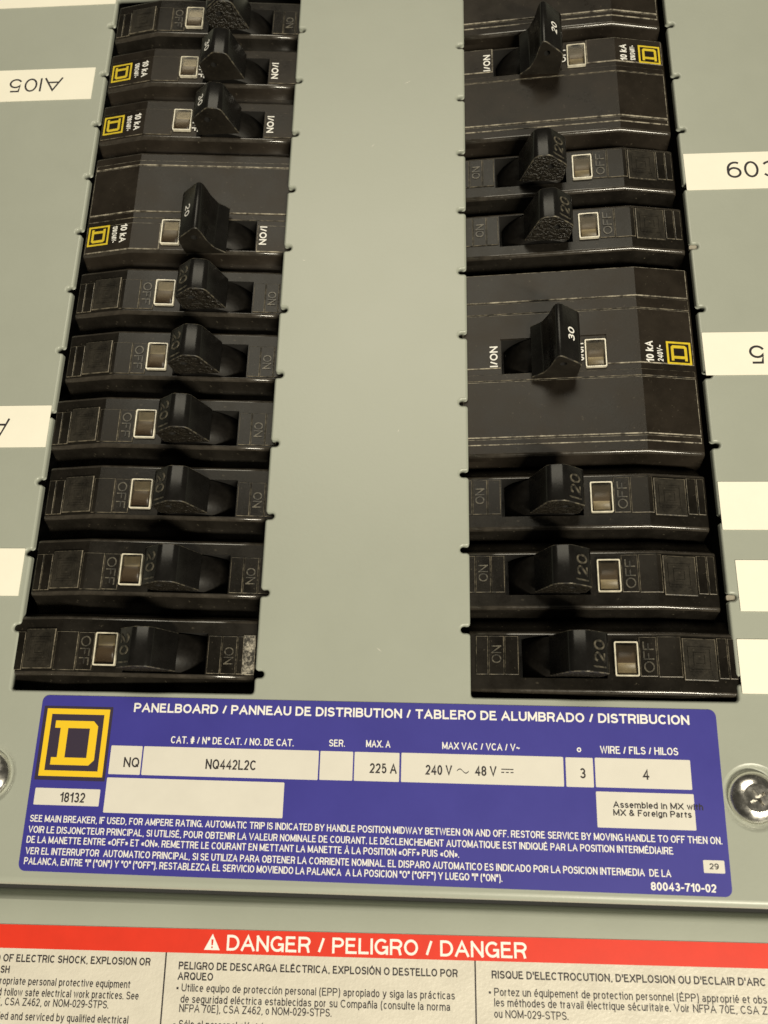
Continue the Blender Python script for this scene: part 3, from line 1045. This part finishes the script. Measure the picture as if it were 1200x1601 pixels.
# --------------------------------------------------------------- blue nameplate
npz = 0.02
TH = -0.0048
name = thing('nameplate_sticker', 'blue panelboard nameplate sticker with yellow square D emblem and white fields', 'sticker', -51.25, -5.65, npz, TH)
bm = bmesh.new()
prism(bm, rrect(0.08, -37.3, 152.0, 0.2, 1.5), [], 0.0, 0.10)
finish('sheet', bm, 'blue', name)
Z1, Z2 = 0.12, 0.15
def field(x0, x1, y0, y1, material='cream'):
    bm = bmesh.new()
    prism(bm, rrect(x0, y0, x1, y1, 0.18, 2), [], 0.09, Z1)
    return finish('white_field' if material == 'cream' else 'logo_ground', bm, material, name)
def lt(x0, y0, z, parent=name):
    return lambda a, b, h: (x0 + a, y0 + b, z + h)
for a in ((17.66, 24.9, -16.78, -10.61), (25.24, 65.0, -16.78, -10.6), (65.36, 72.67, -16.72, -10.62), (73.01, 82.95, -16.7, -10.62),
          (83.38, 118.62, -16.68, -10.55), (119.12, 124.97, -16.68, -10.6), (125.39, 145.64, -16.6, -10.52),
          (17.56, 57.68, -24.89, -17.5), (1.43, 16.36, -23.67, -20.11), (125.31, 145.8, -24.69, -17.46), (146.62, 150.92, -32.86, -30.38)):
    field(*a)
field(0.8, 17.06, -18.4, -2.2, 'purple_black')
logo(name, lambda a, b, h: (1.61 + a, -17.55 + b, Z2 - 0.02 + h), 14.78, 'yellow_ink', 0.03)
for s, x, y, w_, c, bo in [
    ('PANELBOARD / PANNEAU DE DISTRIBUTION / TABLERO DE ALUMBRADO / DISTRIBUCION', 21.90, -3.15, 124.29, 2.02, 0.022),
    ('CAT. # / Nº DE CAT. / NO. DE CAT.', 31.24, -9.8, 28.0, 1.55, 0.008),
    ('SER.', 67.18, -9.6, 3.58, 1.5, 0.008), ('MAX. A', 75.47, -9.55, 5.41, 1.5, 0.008),
    ('MAX VAC / VCA / V~', 92.34, -9.55, 17.0, 1.5, 0.008), ('o', 121.65, -9.46, 0.95, 1.3, 0.02),
    ('WIRE / FILS / HILOS', 126.65, -9.6, 16.64, 1.58, 0.008),
    ('SEE MAIN BREAKER, IF USED, FOR AMPERE RATING. AUTOMATIC TRIP IS INDICATED BY HANDLE POSITION MIDWAY BETWEEN ON AND OFF. RESTORE SERVICE BY MOVING HANDLE TO OFF THEN ON.', 1.18, -27.23, 149.7, 1.42, 0.006),
    ('VOIR LE DISJONCTEUR PRINCIPAL, SI UTILISÉ, POUR OBTENIR LA VALEUR NOMINALE DE COURANT. LE DÉCLENCHEMENT AUTOMATIQUE EST INDIQUÉ PAR LA POSITION INTERMÉDIAIRE', 1.17, -29.52, 139.52, 1.42, 0.006),
    ('DE LA MANETTE ENTRE «OFF» ET «ON». REMETTRE LE COURANT EN METTANT LA MANETTE À LA POSITION «OFF» PUIS «ON».', 1.11, -31.6, 94.91, 1.42, 0.006),
    ('VER EL INTERRUPTOR  AUTOMATICO PRINCIPAL, SI SE UTILIZA PARA OBTENER LA CORRIENTE NOMINAL. EL DISPARO AUTOMATICO ES INDICADO POR LA POSICION INTERMEDIA  DE LA', 1.22, -33.91, 138.68, 1.42, 0.006),
    ('PALANCA, ENTRE "I" ("ON") Y "O" ("OFF"). RESTABLEZCA EL SERVICIO MOVIENDO LA PALANCA  A LA POSICION "O" ("OFF") Y LUEGO "I" ("ON").', 1.23, -35.96, 103.82, 1.42, 0.006),
    ('80043-710-02', 135.6, -36.54, 13.25, 1.6, 0.02)]:
    text('lettering', s, w_, c, lt(x, y, Z2 - 0.03), 'white_ink', name, bo)
for s, x, y, w_, c, bo in [
    ('NQ', 20.95, -15.2, 3.57, 2.12, 0.01), ('NQ442L2C', 39.69, -15.12, 11.48, 2.11, 0.01), ('225 A', 76.45, -15.01, 5.97, 2.08, 0.01),
    ('240 V', 88.73, -15.02, 5.79, 2.07, 0.01), ('48 V', 99.53, -14.95, 4.64, 2.06, 0.01), ('3', 122.09, -14.88, 1.23, 2.11, 0.01),
    ('4', 135.46, -14.8, 1.35, 2.1, 0.01), ('18132', 7.36, -23.0, 5.73, 2.08, 0.01),
    ('Assembled in MX with', 128.82, -20.65, 18.76, 1.3, 0.018), ('MX & Foreign Parts', 128.75, -22.25, 16.32, 1.3, 0.018), ('29', 147.83, -32.13, 1.88, 1.15, 0.012)]:
    text('lettering', s, w_, c, lt(x, y, Z2), 'black_ink', name, bo)
bm = bmesh.new()                                           # alternating-current wave
n = 16
up_ = [(95.57 + 2.58 * i / n, -14.05 + 0.42 * math.sin(2 * math.pi * i / n) + 0.09) for i in range(n + 1)]
dn_ = [(x, y - 0.2) for x, y in reversed(up_)]
prism(bm, dn_ + up_ if False else list(reversed(dn_ + up_)), [], Z1, Z2)
finish('wave_mark', bm, 'black_ink', name)
for a in [(105.2, 107.85, -13.55, -13.35)] + [(105.2 + 1.0 * i, 105.85 + 1.0 * i, -14.2, -14.0) for i in range(3)]:
    bm = bmesh.new()
    prism(bm, rect(a[0], a[2], a[1], a[3]), [], Z1, Z2)
    finish('direct_current_mark', bm, 'black_ink', name)

# --------------------------------------------------------------- red warning sticker on the trim
dg = thing('warning_sticker', 'red and white trilingual danger sticker on the lower trim', 'sticker', 22.0, -54.3, -7.98, 0.0098)
DX = lambda u: u - 22.0
# positions measured at the panel; rotate back into the sticker frame
def df(u, v):
    c, s = math.cos(-0.0098), math.sin(-0.0098)
    x, y = u - 22.0, v + 54.3
    return (x * c - y * s, x * s + y * c)
bm = bmesh.new()
prism(bm, rect(-105, -48, 108, 0.05), [], 0.0, 0.08)
finish('sheet', bm, 'warn_paper', dg)
bm = bmesh.new()
prism(bm, rect(-105, -4.72, 108, 0.03), [], 0.08, 0.10)
finish('red_band', bm, 'red', dg)
def dt(s, u, v, w_, c, bo, material, z=0.11, right=None):
    x, y = df(u, v)
    text('lettering', s, w_, c, lambda a, b, h: (x + a, y + b, z + h), material, dg, bo)
def dt_r(s, u_right, v, cap, char_w, bo, material='black_ink'):
    """right-aligned line given the width of the part the frame shows"""
    dt(s, u_right - char_w, v, char_w, cap, bo, material)
dt('DANGER / PELIGRO / DANGER', -5.85, -58.62, 64.93, 3.1, 0.012, 'white_ink', 0.12)
tx, ty = df(-10.84, -58.64)
bm = bmesh.new()
prism(bm, [(tx, ty), (tx + 3.5, ty), (tx + 1.75, ty + 3.2)], [[(tx + 1.58, ty + 0.95), (tx + 1.92, ty + 0.95), (tx + 2.0, ty + 2.1), (tx + 1.5, ty + 2.1)], rect(tx + 1.58, ty + 0.35, tx + 1.92, ty + 0.7)], 0.10, 0.13)
finish('warning_triangle', bm, 'white_ink', dg)
for u in (-19.07, 48.15):
    x, y = df(u, -66)
    bm = bmesh.new()
    prism(bm, rect(x - 0.16, -47, x + 0.16, -4.75), [], 0.08, 0.11)
    finish('divider_line', bm, 'black_ink', dg)
# column 1 (its left part lies outside the photograph)
def wcalc(full, seen, seen_w, bo):
    t = stroke_of(bo)
    return seen_w * (natural(full) * 0.7 + t * len(full)) / (natural(seen) * 0.7 + t * len(seen))
for full, seen, ur, v, sw, cap, bo in [
    ('HAZARD OF ELECTRIC SHOCK, EXPLOSION OR', 'OF ELECTRIC SHOCK, EXPLOSION OR', -22.45, -62.55, 33.29, 1.5, 0.016),
    ('ARC FLASH', 'SH', -53.85, -64.78, 2.0, 1.45, 0.016),
    ('• Apply appropriate personal protective equipment', 'ropriate personal protective equipment', -26.44, -67.02, 29.13, 1.5, 0.002),
    ('(PPE) and follow safe electrical work practices. See', 'follow safe electrical work practices. See', -24.35, -69.15, 29.99, 1.5, 0.002),
    ('NFPA 70E, CSA Z462, or NOM-029-STPS.', ', CSA Z462, or NOM-029-STPS.', -30.78, -71.0, 24.11, 1.5, 0.002),
    ('• This equipment must be installed and serviced by qualified electrical', 'ed and serviced by qualified electrical', -26.1, -73.9, 28.33, 1.5, 0.002)]:
    dt_r(full, ur, v, cap, wcalc(full, seen, sw, bo), bo)
for s, u, v, w_, cap, bo in [
    ('PELIGRO DE DESCARGA ELÉCTRICA, EXPLOSIÓN O DESTELLO POR', -16.12, -62.62, 60.52, 1.5, 0.016),
    ('ARQUEO', -16.14, -64.65, 7.79, 1.5, 0.016),
    ('• Utilice equipo de protección personal (EPP) apropiado y siga las prácticas', -16.2, -66.85, 59.96, 1.5, 0.002),
    ('de seguridad eléctrica establecidas por su Compañía (consulte la norma', -15.08, -68.98, 57.89, 1.5, 0.002),
    ('NFPA 70E), CSA Z462, o NOM-029-STPS.', -15.2, -70.75, 32.88, 1.5, 0.002),
    ('• Sólo el personal eléctrico especializado deberá instalar y prestar servicio', -16.2, -73.75, 59.9, 1.5, 0.002),
    ('RISQUE D\'ELECTROCUTION, D\'EXPLOSION OU D\'ECLAIR D\'ARC', 51.56, -62.0, 56.64, 1.5, 0.016),
    ('• Portez un équipement de protection personnel (ÉPP) approprié et obs', 50.9, -65.25, 57.1, 1.5, 0.002),
    ('les méthodes de travail électrique sécuritaire. Voir NFPA 70E, CSA Z', 52.0, -67.2, 55.9, 1.5, 0.002),
    ('ou NOM-029-STPS.', 51.96, -69.3, 15.35, 1.5, 0.002),
    ('• Seul un personnel qualifié doit effectuer', 50.9, -72.3, 36.0, 1.5, 0.002)]:
    dt(s, u, v, w_, cap, bo, 'black_ink')

# --------------------------------------------------------------- white circuit stickers
def tape(label, u0, u1, v0, v1, skew=0.0, txt=None):
    t = thing('circuit_sticker', label, 'sticker', (u0 + u1) / 2, (v0 + v1) / 2, 0.02, skew)
    hw, hh = (u1 - u0) / 2, (v1 - v0) / 2
    bm = bmesh.new()
    prism(bm, rrect(-hw, -hh, hw, hh, 0.15, 2), [], 0, 0.14)
    finish('tape', bm, 'paper', t)
    if txt:
        s, ua, ub, vb, cap = txt      # upside-down text: starts at ub and runs to ua, baseline at vb
        x, y = ub - (u0 + u1) / 2, vb - (v0 + v1) / 2
        text('lettering', s, ub - ua, cap, lambda a, b, h: (x - a, y - b, 0.16 + h), 'black_ink', t, -0.004)
    return t
tape('white sticker reading AI05 upside down', -103, -62.8, 167.3, 179.0, 0.0, ('AI05', -88.7, -72.3, 175.6, 5.0))
tape('white blank sticker above the AI05 sticker', -103, -59.8, 203.8, 215.5, 0.004)
tape('white sticker with an upside-down A, between AI05 and a smaller showing of tape', -92, -60.0, 56.3, 67.9, 0.004, ('A', -74.6, -70.6, 64.3, 4.9))
tape('white blank sticker beside the second breaker up from the square D emblem', -92, -61.0, 17.8, 29.6, 0.0)
tape('white sticker reading C09 upside down', 106.65, 150, 129.8, 141.6, 0.003, ('C09', 117.7, 131.8, 138.6, 5.3))
tape('white sticker with an upside-down 5 beside the three-pole 30 breaker', 106.45, 150, 74.8, 86.7, 0.0, ('5', 117.5, 121.4, 82.9, 5.1))
tape('white sticker beside the breaker just below the three-pole 30 breaker', 106.45, 150, 34.9, 46.75, 0.0, ('-', 118.0, 118.8, 42.9, 4.0))
tape('white blank sticker set back from the edge, beside the second breaker above DISTRIBUCION', 108.5, 150, 15.7, 27.6, 0.0)
tape('white blank sticker beside the breaker just above the DISTRIBUCION end of the nameplate', 106.9, 150, -2.6, 9.35, 0.0)
